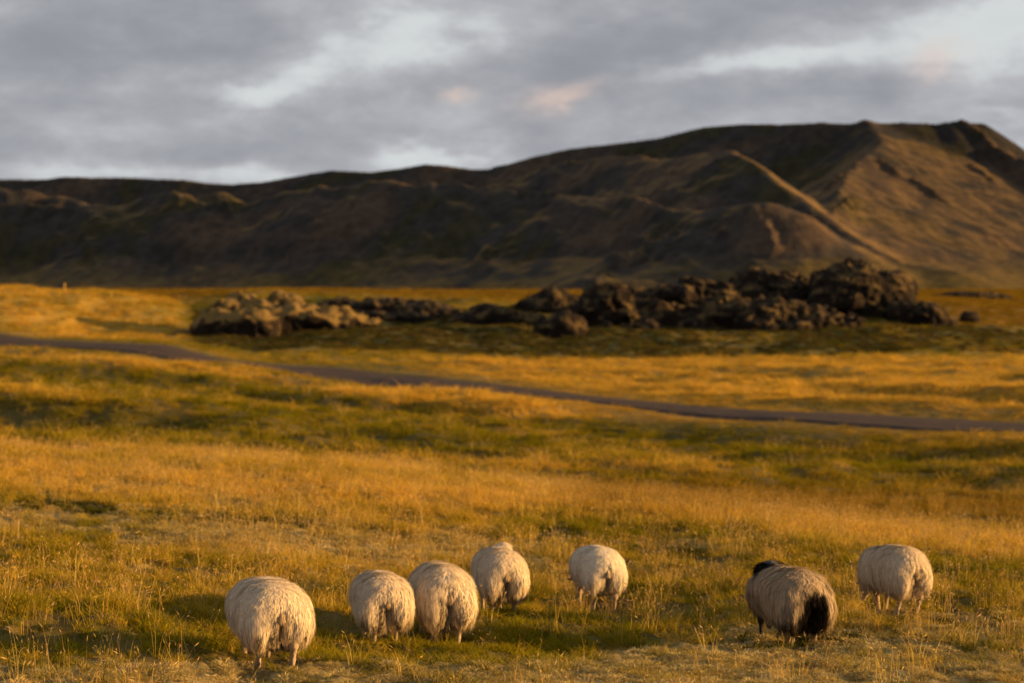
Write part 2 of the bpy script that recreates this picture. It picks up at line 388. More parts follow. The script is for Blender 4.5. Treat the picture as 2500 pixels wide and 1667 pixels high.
def build_road():
    t = np.linspace(0, 1, 13)
    P = RT[:, None] * t[None, :, None] + RB[:, None] * (1 - t)[None, :, None]
    x, y = P[..., 0].ravel(), P[..., 1].ravel()
    z = ground_base(x, y) + 0.02 * vnoise(x / 1.4, y / 1.4, seed=3)
    cam_ = np.tile(0.10 * (1 - (2 * t - 1) ** 2), len(RT)); rut = np.tile(-0.05 * (np.exp(-((t - 0.3) / .06) ** 2) + np.exp(-((t - 0.7) / .06) ** 2)), len(RT))
    edge = np.tile(np.where((t == 0) | (t == 1), -0.35, 0.0), len(RT))
    m, T, bs = material('gravel', 0.95)
    tc = T.new('ShaderNodeTexCoord'); n = T.noise(tc.outputs['Object'], 1.6, 6.0, 0.7); n2 = T.noise(tc.outputs['Object'], 14.0, 4.0, 0.7)
    c = T.mix(n, (0.036, 0.023, 0.017, 1), (0.078, 0.050, 0.036, 1)); c = T.mix(T.ramp(n2, 0.55, 0.7, 0, 0.6), c, (0.10, 0.072, 0.058, 1))
    T.link(c, bs.inputs['Base Color'])
    bp = T.new('ShaderNodeBump'); bp.inputs['Distance'].default_value = 0.04; T.link(n2, bp.inputs['Height']); T.link(bp.outputs[0], bs.inputs['Normal'])
    o = mesh_obj('road', np.stack([x, y, z + cam_ + rut + edge], 1), grid_faces(len(RT), len(t)), m)
    tag(o, kind='structure')
build_road()

# ------------------------------------------------------------------ hills
def poly_ridge(pts, step=2.5):
    P = np.array([pix(*p) for p in pts]); out = []
    for a, b_ in zip(P[:-1], P[1:]):
        n = max(2, int(np.linalg.norm(b_ - a) / step)); out.append(a + (b_ - a) * np.linspace(0, 1, n, endpoint=False)[:, None])
    return np.concatenate(out + [P[-1:]])

RIDGES = [  # crest lines of the hills (column, row, distance), the fall of their sides and how round the top is
 ([(-900,470,1330),(-300,450,1260),(0,440,1230),(100,439,1222),(160,433,1218),(300,435,1208),(450,440,1196),(520,449,1190),(570,452,1186),(640,446,1180),(690,437,1176),(760,422,1170),
   (810,417,1166),(900,420,1156),(970,414,1150),(1040,402,1143),(1090,405,1138),(1150,414,1132),(1195,413,1126),(1250,399,1120),(1310,380,1114),(1400,362,1106),(1500,352,1100),(1600,340,1094),
   (1660,325,1090),(1720,311,1084),(1820,303,1072),(1950,303,1060),(2100,300,1050),(2200,297,1050),(2290,303,1050),(2330,296,1050),(2395,300,1050),(2405,322,1046),(2425,346,1040),(2460,368,1030),(2520,394,1015),
   (2650,460,980),(2800,560,930),(2950,660,880)], 0.78, 2),
 ([(2118,312,1040),(2155,335,1015),(2150,355,1000),(2105,395,965),(2070,428,935),(2052,470,900),(2030,515,865),(2060,570,840),(2130,630,820)], 0.62, 2),
 ([(1250,430,1040),(1400,405,1010),(1560,392,975),(1700,386,940),(1790,379,905),(1835,402,885),(1900,450,860),(1960,490,845),(2000,520,835),(2100,590,812),(2200,640,795),(2330,676,780)], 0.66, 2),
 ([(-700,500,1080),(0,480,1030),(100,500,1024),(200,505,1016),(400,492,1000),(520,480,990),(600,505,984),(850,458,965),(1000,462,950),(1280,464,920),(1400,472,895),(1600,498,860),(1720,522,838),
   (1790,510,826),(1880,500,812),(1930,522,805),(1960,560,798),(2010,610,788),(2060,665,778)], 0.68, 6),
 ([(250,600,975),(330,560,988),(380,540,996)], 0.60, 2), ([(250,600,975),(330,650,960),(420,698,945)], 0.6, 2),
 ([(1590,570,838),(1560,600,825),(1510,620,812),(1480,660,800),(1450,700,785)], 0.75, 1),
 ([(1780,530,818),(1790,560,808),(1850,630,792),(1930,695,775)], 0.7, 1),
 ([(700,500,980),(740,600,945),(800,690,912)], 0.6, 2), ([(1130,520,925),(1160,620,890),(1230,700,855)], 0.6, 2)]

CRAGS_PX = [[(1602,555),(1580,600),(1552,640)], [(1502,622),(1472,660),(1456,698)], [(1835,505),(1868,540),(1888,600)], [(1772,535),(1766,575)], [(2150,395),(2192,427)], [(2230,440),(2292,482)],
            [(2370,405),(2425,442)], [(2032,448),(2072,418)], [(2030,525),(2078,482)], [(2345,298),(2392,326),(2425,362),(2470,388)], [(475,512),(545,500)], [(1275,472),(1350,478)], [(60,502),(180,516)], [(1650,560),(1625,610)], [(1195,600),(1170,650)]]
CRAGS = []
def find_crags():
    d = np.linspace(745, 1190, 450)
    for pl in CRAGS_PX:
        P = []
        for u, v in pl:
            R = np.array([pix(u, v + 4, q) for q in d]); hit = np.nonzero(hill_height(R[:, 0], R[:, 1]) >= R[:, 2])[0]
            if len(hit): P.append(R[hit[0]] + np.array((0, 0, 1.6)))
        if len(P) > 1:
            P = np.array(P); Q = np.concatenate([a_ + (b_ - a_) * np.linspace(0, 1, 8, endpoint=False)[:, None] for a_, b_ in zip(P[:-1], P[1:])] + [P[-1:]])
            CRAGS.append(Q)

def hill_height(x, y):
    shp = x.shape; x = x.ravel(); y = y.ravel()
    wx = 5.0 * fbm(x / 38, y / 38, octaves=4, seed=51); wy = 5.0 * fbm(x / 38, y / 38, octaves=4, seed=57)
    best = np.full(len(x), -60.0)
    for pts, fall, top in RIDGES:
        R = poly_ridge(pts)
        hz = np.full(len(x), -60.0)
        for i in range(0, len(x), 20000):
            q = slice(i, i + 20000)
            dx = x[q, None] - R[None, :, 0]; dy = y[q, None] - R[None, :, 1]
            d = np.sqrt(dx * dx + dy * dy)
            f_ = 1.0 + 0.10 * vnoise(x[q] / 30, y[q] / 30, seed=71)[:, None]
            de = d + np.where(d > 6, (wx[q] * 0.35)[:, None] * np.minimum((d - 6) / 25, 1), 0)
            hz[q] = (R[None, :, 2] - fall * f_ * np.maximum(np.sqrt(de * de + top * top) - top, 0) * (1 - 0.12 * np.minimum(d / 120, 1))).max(1)
        k = 2.5
        h_ = np.clip(0.5 + 0.5 * (hz - best) / k, 0, 1)
        best = best * (1 - h_) + hz * h_ + k * h_ * (1 - h_)
    # the broad scree flank that falls away to the right of the bright rib
    rib = poly_ridge(RIDGES[1][0]); o_ = np.argsort(rib[:, 1])
    rx = np.interp(y, rib[o_, 1], rib[o_, 0]) + 2.5 * fbm(y / 16, x * 0, octaves=3, seed=73)
    P1, P2, P3 = pix(2130, 322, 1028), pix(2030, 518, 862), pix(2500, 672, 845)
    ab = np.linalg.solve(np.array([(P1 - P2)[:2], (P2 - P3)[:2]]), np.array([(P1 - P2)[2], (P2 - P3)[2]]))
    flank = P1[2] + ab[0] * (x - P1[0]) + ab[1] * (np.minimum(y, 1050) - P1[1]) - 0.85 * np.maximum(rx - x, 0) - 0.8 * np.maximum(y - 1050, 0)
    k = 2.0; h_ = np.clip(0.5 + 0.5 * (flank - best) / k, 0, 1)
    best = best * (1 - h_) + flank * h_ + k * h_ * (1 - h_)
    toe = 11 + 3 * fbm(x / 30, y / 40, octaves=2, seed=69)
    best = np.where(best < toe, toe - (toe - best) * 0.5, best)
    above = np.clip((best - 2.0) / 12, 0, 1)
    g = 1 - np.abs(fbm(x / 17, y / 60, octaves=4, seed=61)) * 2
    leftw = (1 - smooth(40, 110, x)) * (1 - 0.9 * smooth(1020, 1070, y))
    best = best + above * leftw * (3.6 * fbm(x / 34 + 0.4 * y / 34, y / 46, octaves=3, seed=63) + 3.0 * (1 - 2 * np.abs(fbm(x / 24 + 0.25 * y / 24, y / 70, octaves=3, seed=64))) + 0.9 * (1 - 2 * np.abs(fbm(x / 9 + 0.3 * y / 9, y / 30, octaves=2, seed=68))))
    calm = 1 - 0.65 * smooth(1030, 1075, y)
    best = best + above * calm * (0.55 * g + 0.7 * fbm(x / 9, y / 14, octaves=4, seed=66, gain=0.55) - 0.5)
    crag = smooth(0.12, 0.4, fbm(x / 26, y / 26, octaves=3, seed=83))
    best = best + above * crag * calm * 1.3 * np.abs(fbm(x / 5, y / 6, octaves=3, seed=87))
    for Q in CRAGS:
        near = (np.abs(x - Q[:, 0].mean()) < 45) & (np.abs(y - Q[:, 1].mean()) < 80)
        if near.any():
            xx, yy = x[near], y[near]
            dq = np.sqrt((xx[:, None] - Q[None, :, 0]) ** 2 + (yy[:, None] - Q[None, :, 1]) ** 2)
            cz = (Q[None, :, 2] - 1.1 * np.maximum(dq - 1.0, 0)).max(1) + 1.8 * fbm(xx / 3.2, yy / 3.2, octaves=3, seed=131, gain=0.6)
            best[near] = np.maximum(best[near], cz)
    return best.reshape(shp)

def build_hills():
    find_crags()
    tans = np.linspace(-0.34, 0.34, 520); rows = np.concatenate([np.linspace(735, 1250, 420), np.linspace(1256, 1420, 16)])
    Yg, Tg = np.meshgrid(rows, tans, indexing='ij'); Xg = Yg * Tg
    Zg = hill_height(Xg, Yg); base = ground(Xg, Yg)
    Zg = np.maximum(Zg, base - 2.0)
    gz = np.gradient(Zg, axis=0) / np.gradient(Yg, axis=0)
    x, y, z = Xg.ravel(), Yg.ravel(), Zg.ravel()
    slope = np.abs(gz).ravel()
    flat = 1 - smooth(0.12, 0.42, slope)
    nA = fbm(x / 30, y / 24, octaves=4, seed=91); nB = fbm(x / 10, y / 14, octaves=3, seed=95)
    scree = np.array((0.024, 0.0215, 0.0195)); red = np.array((0.044, 0.030, 0.020)); grn = np.array((0.024, 0.021, 0.005)); tan = np.array((0.13, 0.082, 0.028))
    c = lerp(np.tile(scree, (len(x), 1)), red * 1.15, smooth(-0.1, 0.4, nA)); c = lerp(c, grn, smooth(0.12, 0.5, -nA + 0.5 * nB) * 0.8)
    c = lerp(c, tan, flat * smooth(-0.2, 0.3, nB + 0.2) * 0.85)
    c *= (1 - 0.28 * smooth(105, 150, x))[:, None]  # right mountain coloured darker to dim its sunlit flank
    low = 1 - smooth(2.0, 13.0, z - base.ravel())
    c = lerp(c, np.array((0.085, 0.058, 0.010)), low * np.clip(0.35 + smooth(60, 130, x) + 0.5 * nB, 0, 1) * 0.9)
    m, T, bs = material('hill_scree', 0.95)
    a = attr(T, 'tone'); tc = T.new('ShaderNodeTexCoord')
    n = T.noise(tc.outputs['Object'], 0.22, 8.0, 0.65)
    T.link(T.mix(1.0, a.outputs['Color'], T.mix(T.ramp(n, 0.25, 0.75), (0.55, 0.55, 0.55, 1), (1.75, 1.65, 1.55, 1)), 'MULTIPLY'), bs.inputs['Base Color'])
    bp = T.new('ShaderNodeBump'); bp.inputs['Distance'].default_value = 1.2; bp.inputs['Strength'].default_value = 0.7
    T.link(T.noise(tc.outputs['Object'], 0.5, 6.0, 0.65), bp.inputs['Height']); T.link(bp.outputs[0], bs.inputs['Normal'])
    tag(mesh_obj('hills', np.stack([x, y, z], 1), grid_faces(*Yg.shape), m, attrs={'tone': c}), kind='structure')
build_hills()

# ------------------------------------------------------------------ solid shapes from distance fields
def surface_nets(fun, lo, hi, h):
    lo = np.array(lo, float); n = np.ceil((np.array(hi) - lo) / h).astype(int) + 1
    ax = [lo[i] + h * np.arange(n[i]) for i in range(3)]
    P = np.stack(np.meshgrid(*ax, indexing='ij'), -1)
    D = fun(P.reshape(-1, 3)).reshape(n)
    ins = D < 0
    c = sum(ins[i:n[0] - 1 + i, j:n[1] - 1 + j, k:n[2] - 1 + k].astype(int) for i in (0, 1) for j in (0, 1) for k in (0, 1))
    act = (c > 0) & (c < 8); idx = -np.ones(act.shape, int); idx[act] = np.arange(act.sum())
    ci = np.argwhere(act); acc = np.zeros((len(ci), 3)); cnt = np.zeros(len(ci))
    for a in range(3):
        for s in range(4):
            o = [0, 0, 0]; oth = [q for q in range(3) if q != a]; o[oth[0]] = s & 1; o[oth[1]] = s >> 1
            p0 = ci + o; p1 = p0.copy(); p1[:, a] += 1
            d0 = D[tuple(p0.T)]; d1 = D[tuple(p1.T)]; x_ = (d0 < 0) != (d1 < 0)
            t = np.where(x_, d0 / np.where(x_, d0 - d1, 1), 0)
            q = p0.astype(float); q[:, a] += t
            acc[x_] += q[x_]; cnt[x_] += 1
    V = lo + h * acc / cnt[:, None]
    faces = []
    for a in range(3):
        b_, c_ = (a + 1) % 3, (a + 2) % 3
        sl = [slice(1, -1)] * 3; sl[a] = slice(0, -1)
        sl2 = list(sl); sl2[a] = slice(1, None)
        base = np.argwhere((ins[tuple(sl)] != ins[tuple(sl2)]))
        off = np.array([1, 1, 1]); off[a] = 0; base = base + off
        flip = ins[tuple(base.T)]
        def at(db, dc):
            q = base.copy(); q[:, b_] -= db; q[:, c_] -= dc
            return idx[tuple(q.T)]
        f_ = np.stack([at(1, 1), at(0, 1), at(0, 0), at(1, 0)], 1)
        f_[~flip] = f_[~flip][:, ::-1]
        faces.append(f_[(f_ >= 0).all(1)])
    return V, np.concatenate(faces)

def sd_ell(p, c, r):
    q = (p - np.array(c)) / np.array(r); k0 = np.linalg.norm(q, axis=1); k1 = np.linalg.norm(q / np.array(r), axis=1)
    return k0 * (k0 - 1) / np.maximum(k1, 1e-6)
def sd_cone(p, a, b_, ra, rb):
    a = np.array(a, float); b_ = np.array(b_, float); ab = b_ - a
    t = np.clip(((p - a) @ ab) / (ab @ ab), 0, 1)
    return np.linalg.norm(p - a - t[:, None] * ab, axis=1) - (ra + (rb - ra) * t)
def smin(a, b_, k):
    h_ = np.clip(0.5 + 0.5 * (b_ - a) / k, 0, 1); return b_ * (1 - h_) + a * h_ - k * h_ * (1 - h_)

# ------------------------------------------------------------------ rock outcrops
def rock_material(name, cover_lo, cover_hi, coat):
    m, T, bs = material(name, 0.95)
    tc = T.new('ShaderNodeTexCoord'); geo = T.new('ShaderNodeNewGeometry'); sp = T.new('ShaderNodeSeparateXYZ'); T.link(geo.outputs['Normal'], sp.inputs[0])
    n = T.noise(tc.outputs['Object'], 0.9, 7.0, 0.65); n2 = T.noise(tc.outputs['Object'], 3.5, 5.0, 0.7)
    c = T.mix(n, (0.004, 0.0034, 0.003, 1), (0.034, 0.022, 0.014, 1))
    mossf = T.math('MULTIPLY', T.ramp(sp.outputs[2], 0.10, 0.65), T.ramp(n, cover_lo, cover_hi))
    T.link(T.mix(mossf, c, coat), bs.inputs['Base Color'])
    bp = T.new('ShaderNodeBump'); bp.inputs['Distance'].default_value = 0.25; T.link(n2, bp.inputs['Height']); T.link(bp.outputs[0], bs.inputs['Normal'])
    return m
rock_m = rock_material('lava_rock', 0.46, 0.62, (0.115, 0.074, 0.025, 1))
mossy_m = rock_material('mossy_lava', 0.30, 0.50, (0.19, 0.120, 0.036, 1))

def build_rock(name, label, lumps, d, seed, rough=1.0, mat=None):
    """lumps: (column, row, half width px, half height px[, depth shift m])"""
    k = d / F; L = []
    for l in lumps:
        u, v, ru, rv = l[:4]; dd = d + (l[4] if len(l) > 4 else 0)
        p = pix(u, v, dd); L.append((p, (ru * k * 1.06, max(rv * k * 1.7, ru * k * 0.85), rv * k * 1.06)))
    cen = np.mean([p for p, _ in L], 0); base = float(ground_base(cen[0], cen[1])); org = np.array((cen[0], cen[1], base))
    L = [(p - org, r) for p, r in L]
    # carry every lump down into the ground
    L2 = []
    for p, r in L:
        gz = float(ground_base(p[0] + org[0], p[1] + org[1])) - base
        L2.append((p, r))
        if p[2] - r[2] > gz - 0.4:
            zb = gz - 0.5; top = p[2]; L2.append((np.array((p[0], p[1], 0.5 * (zb + top))), (r[0] * 1.12, r[1] * 1.1, 0.5 * (top - zb) + 0.7 * r[2])))
    def f_(q):
        dd = None
        for p, r in L2:
            e_ = sd_ell(q, p, r); dd = e_ if dd is None else smin(dd, e_, 0.5)
        n_ = fbm(q[:, 0] / 1.8, q[:, 1] / 1.8, q[:, 2] / 1.5, 4, seed, 0.55)
        rg = 1 - 2 * np.abs(fbm(q[:, 0] / 1.1, q[:, 1] / 1.1, q[:, 2] / 1.6, 3, seed + 40, 0.55))
        fine_ = fbm(q[:, 0] / 0.55, q[:, 1] / 0.55, q[:, 2] / 0.8, 3, seed + 80, 0.6)
        return dd + rough * (0.80 * n_ - 0.50 * rg + 0.17 * np.abs(fine_) * 2 + 0.06)
    lo = np.min([p - np.array(r) for p, r in L2], 0) - 1.0; hi = np.max([p + np.array(r) for p, r in L2], 0) + 1.0
    lo[2] = max(lo[2], -2.5)
    h = max(0.16, float(((hi - lo).prod() / 160000) ** (1 / 3)))
    V, Fc = surface_nets(f_, lo, hi, h)
    o = mesh_obj(name, V, Fc, mat or rock_m); o.location = org
    tag(o, label, 'rock', 'lava rocks in a line across the plain')

build_rock('rock_outcrop', 'leftmost craggy dark lava outcrop with a mossy sunlit right shoulder', [(592,744,30,26,2),(562,768,48,34,1),(522,798,46,34,0),(640,765,60,30,1),(700,748,40,26,2),(700,788,110,34,0),(790,780,90,22,0),(862,796,60,16,0),(470,830,42,16,-1),(545,792,44,28,-4),(610,795,60,26,-5),(500,812,36,22,-3)], 212, 101, 0.85, mossy_m)
build_rock('low_rock_ridge', 'long low dark lava ridge between the leftmost outcrop and the dark knoll', [(832,742,46,13,4),(925,750,72,20,1),(1020,758,72,22,0),(1080,774,50,18,-1),(960,778,90,14,-4)], 228, 102, 0.6)
build_rock('rock_knoll', 'low rounded dark knoll left of the sharp peaked rock', [(1190,779,50,29),(1240,786,48,24),(1142,790,42,19),(1290,790,44,18)], 220, 103, 0.7)
build_rock('peaked_rock', 'sharp triangular dark rock with one sunlit right edge', [(1354,728,26,28),(1348,740,50,28),(1330,756,76,24),(1402,752,40,22)], 234, 104, 0.6)
build_rock('dark_rock', 'small black wedge rock in front of the sharp peaked rock', [(1382,798,40,26),(1376,784,20,22),(1345,806,34,16)], 212, 105, 0.7)
build_rock('rock_mass', 'broad jagged dark rock mass with sunlit knobs in the middle of the line', [(1478,738,46,38),(1555,740,68,34,3),(1515,790,92,36),(1600,768,56,30),(1446,772,38,34),(1560,812,70,20,-3)], 220, 106, 1.15)
build_rock('ridged_rock', 'jagged sloping rock with bright sunlit top edge left of the dark mound', [(1702,708,34,30,4),(1752,732,54,26,3),(1650,738,56,34,1),(1730,774,110,34),(1825,758,46,26),(1690,810,70,18,-3)], 222, 107, 1.15)
build_rock('mound_rock', 'dark domed rock mound just left of the largest boulder', [(1846,700,54,36),(1920,706,56,30,2),(1880,722,90,24)], 236, 108, 1.1)
build_rock('sloping_rock', 'low dark shelf of rock below the largest boulder', [(1870,768,95,30),(1985,778,70,22),(2050,790,46,15),(1900,800,80,16,-2)], 218, 109, 1.0)
build_rock('boulder', 'largest craggy dark boulder standing tallest in the line of rocks', [(2085,706,80,58),(2032,700,42,38),(2155,716,66,48),(2108,668,34,24),(2180,745,44,28)], 232, 110)
build_rock('block_rock', 'square dark block against the right foot of the largest boulder', [(2218,752,34,18),(2200,760,30,16)], 228, 111, 0.5)
build_rock('wedge_rock', 'sunlit wedge rock at the right end of the line of rocks', [(2275,764,28,24),(2298,778,26,12),(2255,752,16,16)], 226, 112, 0.6)
build_rock('small_rock', 'small isolated rock on the plain far right of the boulders', [(2362,773,16,10),(2376,777,12,8)], 240, 113, 0.35)
build_rock('far_hummock', 'low dark hummock on the plain behind the small isolated rock', [(2365,722,52,8),(2420,730,40,6),(2320,728,36,6)], 330, 114, 0.5)

# ------------------------------------------------------------------ marker posts
pm_, T, bs = material('post_paint', 0.6)
tc = T.new('ShaderNodeTexCoord'); T.link(T.mix(T.noise(tc.outputs['Object'], 20.0), (0.62, 0.33, 0.03, 1), (0.75, 0.45, 0.06, 1)), bs.inputs['Base Color'])
def marker_post(u, v, d, h, label):
    p = pix(u, v, d); zb = float(ground(np.array([p[0]]), np.array([d]))[0])
    root = bpy.data.objects.new('marker_post', None); COL.objects.link(root); root.location = (p[0], d, zb)
    tag(root, label, 'post', 'yellow posts on the grassy mound')
    for nm, z0, z1, w in (('stake', -0.25, h - 0.16, 0.055), ('cap', h - 0.158, h, 0.075)):
        bm = bmesh.new(); bmesh.ops.create_cube(bm, size=1.0)
        for vv in bm.verts:
            top = vv.co.z > 0
            s = w * (0.9 if top else 1.0)
            vv.co.x *= 2 * s; vv.co.y *= 2 * s
            vv.co.z = z1 - (0.05 * (vv.co.x > 0) if nm == 'cap' else 0) if top else z0
        bmesh.ops.bevel(bm, geom=bm.edges[:], offset=0.008, segments=1, affect='EDGES')
        me = bpy.data.meshes.new(nm); bm.to_mesh(me); bm.free(); me.materials.append(pm_)
        o = bpy.data.objects.new(nm, me); COL.objects.link(o); o.parent = root
marker_post(158, 716, 231, 0.95, 'taller yellow marker post standing on the mound crest at far left')
marker_post(272, 733, 229, 0.5, 'shorter yellow marker post lower on the mound, right of the taller one')

# ------------------------------------------------------------------ sheep
wool_m, T, bs = material('wool', 0.95)
a = attr(T, 'tone'); tc = T.new('ShaderNodeTexCoord')
n = T.noise(tc.outputs['Object'], 22.0, 5.0, 0.65)
T.link(T.mix(1.0, a.outputs['Color'], T.mix(n, (0.78, 0.76, 0.72, 1), (1.12, 1.12, 1.12, 1)), 'MULTIPLY'), bs.inputs['Base Color'])
bs.inputs['Sheen Weight'].default_value = 0.25; bs.inputs['Sheen Roughness'].default_value = 0.5
bp = T.new('ShaderNodeBump'); bp.inputs['Distance'].default_value = 0.01; T.link(T.noise(tc.outputs['Object'], 60.0, 3.0), bp.inputs['Height']); T.link(bp.outputs[0], bs.inputs['Normal'])
fl_m = bpy.data.materials.new('fleece_locks'); fl_m.use_nodes = True
T = NT(fl_m.node_tree); T.n.clear(); out = T.new('ShaderNodeOutputMaterial')
a = attr(T, 'tone'); df = T.new('ShaderNodeBsdfDiffuse'); tr = T.new('ShaderNodeBsdfTranslucent'); mx = T.new('ShaderNodeMixShader'); mx.inputs[0].default_value = 0.22
T.link(a.outputs['Color'], df.inputs[0]); T.link(a.outputs['Color'], tr.inputs[0]); T.link(df.outputs[0], mx.inputs[1]); T.link(tr.outputs[0], mx.inputs[2]); T.link(mx.outputs[0], out.inputs[0])

def sheep(u, v, d, scale, yaw, label, seed, slim=1.0, legs=(0, 0, 0, 0), hind_spread=1.0, pied=False, shag=1.0, hem=0.25, bump=None, shoulder=False, head_turn=0.0, stain=1.0, cream=(0.67, 0.555, 0.41), long=1.0):
    rs = np.random.default_rng(seed)
    p = pix(u, v, d); gx, gy = p[0], d
    gz = float(ground(np.array([gx]), np.array([gy]))[0])
    th = math.radians(yaw); ct, st = math.cos(th), math.sin(th)
    def foot(lx, ly):
        wx = gx + scale * (lx * ct - ly * st); wy = gy + scale * (lx * st + ly * ct)
        return (float(ground(np.array([wx]), np.array([wy]))[0]) - gz) / scale
    S = slim
    torso_parts = [((0, 0.34 * long, 0.525), (0.310 * S, 0.50 * long, 0.248)), ((0, -0.02, 0.540), (0.308 * S, 0.33, 0.238)), ((0, 0.66 * long, 0.485), (0.262 * S, 0.28, 0.23)),
                   ((0.155 * S, -0.13, 0.435), (0.160 * S, 0.21, 0.195)), ((-0.155 * S, -0.13, 0.435), (0.160 * S, 0.21, 0.195)), ((0, 0.14, 0.44), (0.30 * S, 0.40, 0.19))]
    torso_parts.append(((0, -0.06, 0.415), (0.20 * S, 0.225, 0.185)))
    if shoulder: torso_parts.append(((-0.15 * S, 0.72 * long, 0.47), (0.17, 0.17, 0.25)))
    if bump: torso_parts.append(bump)
    f_h = 0.70 * long
    hx = 0.125 * S * hind_spread
    foots = [(hx, -0.12 + legs[0]), (-hx, -0.12 + legs[1]), (0.105, f_h + legs[2]), (-0.105, f_h + legs[3])]
    fz = [foot(*q) for q in foots]
    ht = math.radians(head_turn)
    nb = np.array((0, 0.80 * long, 0.46)); ne = nb + np.array((-0.20 * math.sin(ht), 0.22 * math.cos(ht), -0.20)); he = ne + np.array((-0.10 * math.sin(ht), 0.10 * math.cos(ht), -0.19))
    he[2] = max(he[2], 0.09)
    def torso(q):
        dd = None
        for c_, r in torso_parts:
            e_ = sd_ell(q, c_, r); dd = e_ if dd is None else smin(dd, e_, 0.07)
        cl = sd_ell(q, (0.004, -0.37, 0.40), (0.019, 0.12, 0.15))
        dd = -smin(-dd, cl, 0.05)
        return dd + 0.012 * fbm(q[:, 0] * 7, q[:, 1] * 7, q[:, 2] * 5, 3, seed)
    def limbs(q):
        dd = None
        def add(x_, k=0.025):
            nonlocal dd
            dd = x_ if dd is None else smin(dd, x_, k)
        for i, (fx, fy) in enumerate(foots):
            g0 = fz[i] + 0.012
            if i < 2:
                sx = math.copysign(1, fx)
                hip = (sx * 0.13 * S, -0.06, 0.36); hock = (fx * 0.98, fy - 0.075, 0.215 + g0 * 0.5); fet = (fx, fy - 0.012, g0 + 0.058); hoof = (fx, fy + 0.025, g0 + 0.014)
                add(sd_cone(q, hip, hock, 0.090, 0.042)); add(sd_cone(q, hock, fet, 0.034, 0.024)); add(sd_cone(q, fet, hoof, 0.028, 0.031), 0.015)
            else:
                sh = (fx, f_h - 0.02, 0.36); kn = (fx, 0.5 * (f_h + fy) + 0.015, 0.19 + g0 * 0.5); fet = (fx, fy, g0 + 0.055); hoof = (fx, fy + 0.03, g0 + 0.012)
                add(sd_cone(q, sh, kn, 0.07, 0.033)); add(sd_cone(q, kn, fet, 0.027, 0.021)); add(sd_cone(q, fet, hoof, 0.024, 0.027), 0.015)
        add(sd_cone(q, nb, ne, 0.17, 0.10), 0.05); add(sd_cone(q, ne, he, 0.085, 0.045), 0.04)
        return dd
    body_f = lambda q: smin(torso(q), limbs(q), 0.04)
    lo = (-0.62, -0.50, min(fz) - 0.06); hi = (0.42, 1.42 * max(long, 1), 0.92)
    V, Fc = surface_nets(body_f, lo, hi, 0.0185)
    def grad(q, fn=torso, e_=0.01):
        g = np.stack([fn(q + np.eye(3)[i] * e_) - fn(q - np.eye(3)[i] * e_) for i in range(3)], 1)
        return g / np.maximum(np.linalg.norm(g, axis=1), 1e-6)[:, None]
    cream = np.array(cream); skin = np.array((0.40, 0.29, 0.175)); black = np.array((0.010, 0.008, 0.007))
    def tone(q, is_skin):
        lowd = 1 - smooth(0.24, 0.50, q[:, 2] + 0.05 * fbm(q[:, 0] * 9, q[:, 1] * 9, q[:, 2] * 4, 3, seed + 7))
        c_ = np.tile(cream, (len(q), 1))
        c_ = lerp(c_, np.array((0.37, 0.27, 0.145)), np.clip(lowd * 0.8 * stain, 0, 1))
        back = smooth(-0.20, -0.36, q[:, 1]) * (1 - smooth(0.50, 0.60, q[:, 2]))
        rump = back * np.exp(-(q[:, 0] / 0.085) ** 2)
        c_ = lerp(c_, np.array((0.30, 0.18, 0.07)), np.clip(rump * 0.45 * stain, 0, 1))
        core = back * np.exp(-(q[:, 0] / 0.017) ** 2) * (1 - smooth(0.44, 0.50, q[:, 2]))  # crease shade between the haunches, painted into the wool tone
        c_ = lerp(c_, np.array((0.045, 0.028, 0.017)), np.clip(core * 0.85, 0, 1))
        if pied:
            w_ = 0.05 * fbm(q[:, 0] * 8, q[:, 1] * 8, q[:, 2] * 8, 3, seed + 3)
            patch = smooth(0.02, -0.03, np.hypot((q[:, 0] - 0.005) / 0.9, (q[:, 2] - 0.36) / 1.55) - 0.185 + w_) * smooth(-0.02, -0.10, q[:, 1])
            legp = smooth(0.40, 0.34, q[:, 2]) * smooth(-0.02, -0.06, q[:, 0]) * smooth(0.1, 0.0, q[:, 1])
            mane = smooth(0.46, 0.56, q[:, 1] / long + w_) * smooth(0.64, 0.70, q[:, 2] + w_)
            headp = smooth(0.84, 0.92, q[:, 1] / long + w_) + smooth(0.30, 0.24, q[:, 2]) * smooth(0.5, 0.6, q[:, 1])
            c_ = lerp(c_, black, np.clip(np.maximum.reduce([patch, mane, headp, legp * 0.85]), 0, 1))
            c_ = lerp(c_, np.array((0.10, 0.075, 0.055)), 0.55 * smooth(0.1, 0.45, fbm(q[:, 0] * 6, q[:, 1] * 3, q[:, 2] * 6, 3, seed + 5)) * (c_[:, 0] > 0.2))
        sk = lerp(np.tile(skin, (len(q), 1)), np.array((0.25, 0.17, 0.10)), 1 - smooth(0.0, 0.05, q[:, 2] - min(fz)))
        if pied: sk = lerp(sk, black * 1.5, smooth(0.4, 0.5, q[:, 1]))
        return lerp(c_, sk, is_skin)
    tq, lq = torso(V), limbs(V)
    is_skin = smooth(0.0, 0.03, tq - lq) * (1 - smooth(0.33, 0.40, V[:, 2]) * (V[:, 1] < 0.9))
    root = bpy.data.objects.new('sheep', None); COL.objects.link(root); root.location = (gx, gy, gz); root.rotation_euler = (0, 0, th); root.scale = (scale,) * 3
    tag(root, label, 'sheep', 'sheep grazing in the field')
    mesh_obj('body', V, Fc, wool_m, root, attrs={'tone': tone(V, is_skin)})
    # fleece: hanging locks rooted on the torso
    fa, fb, fc_, fd = (V[Fc[:, i]] for i in range(4))
    area = 0.5 * np.linalg.norm(np.cross(fc_ - fa, fd - fb), axis=1)
    cen = 0.25 * (fa + fb + fc_ + fd)
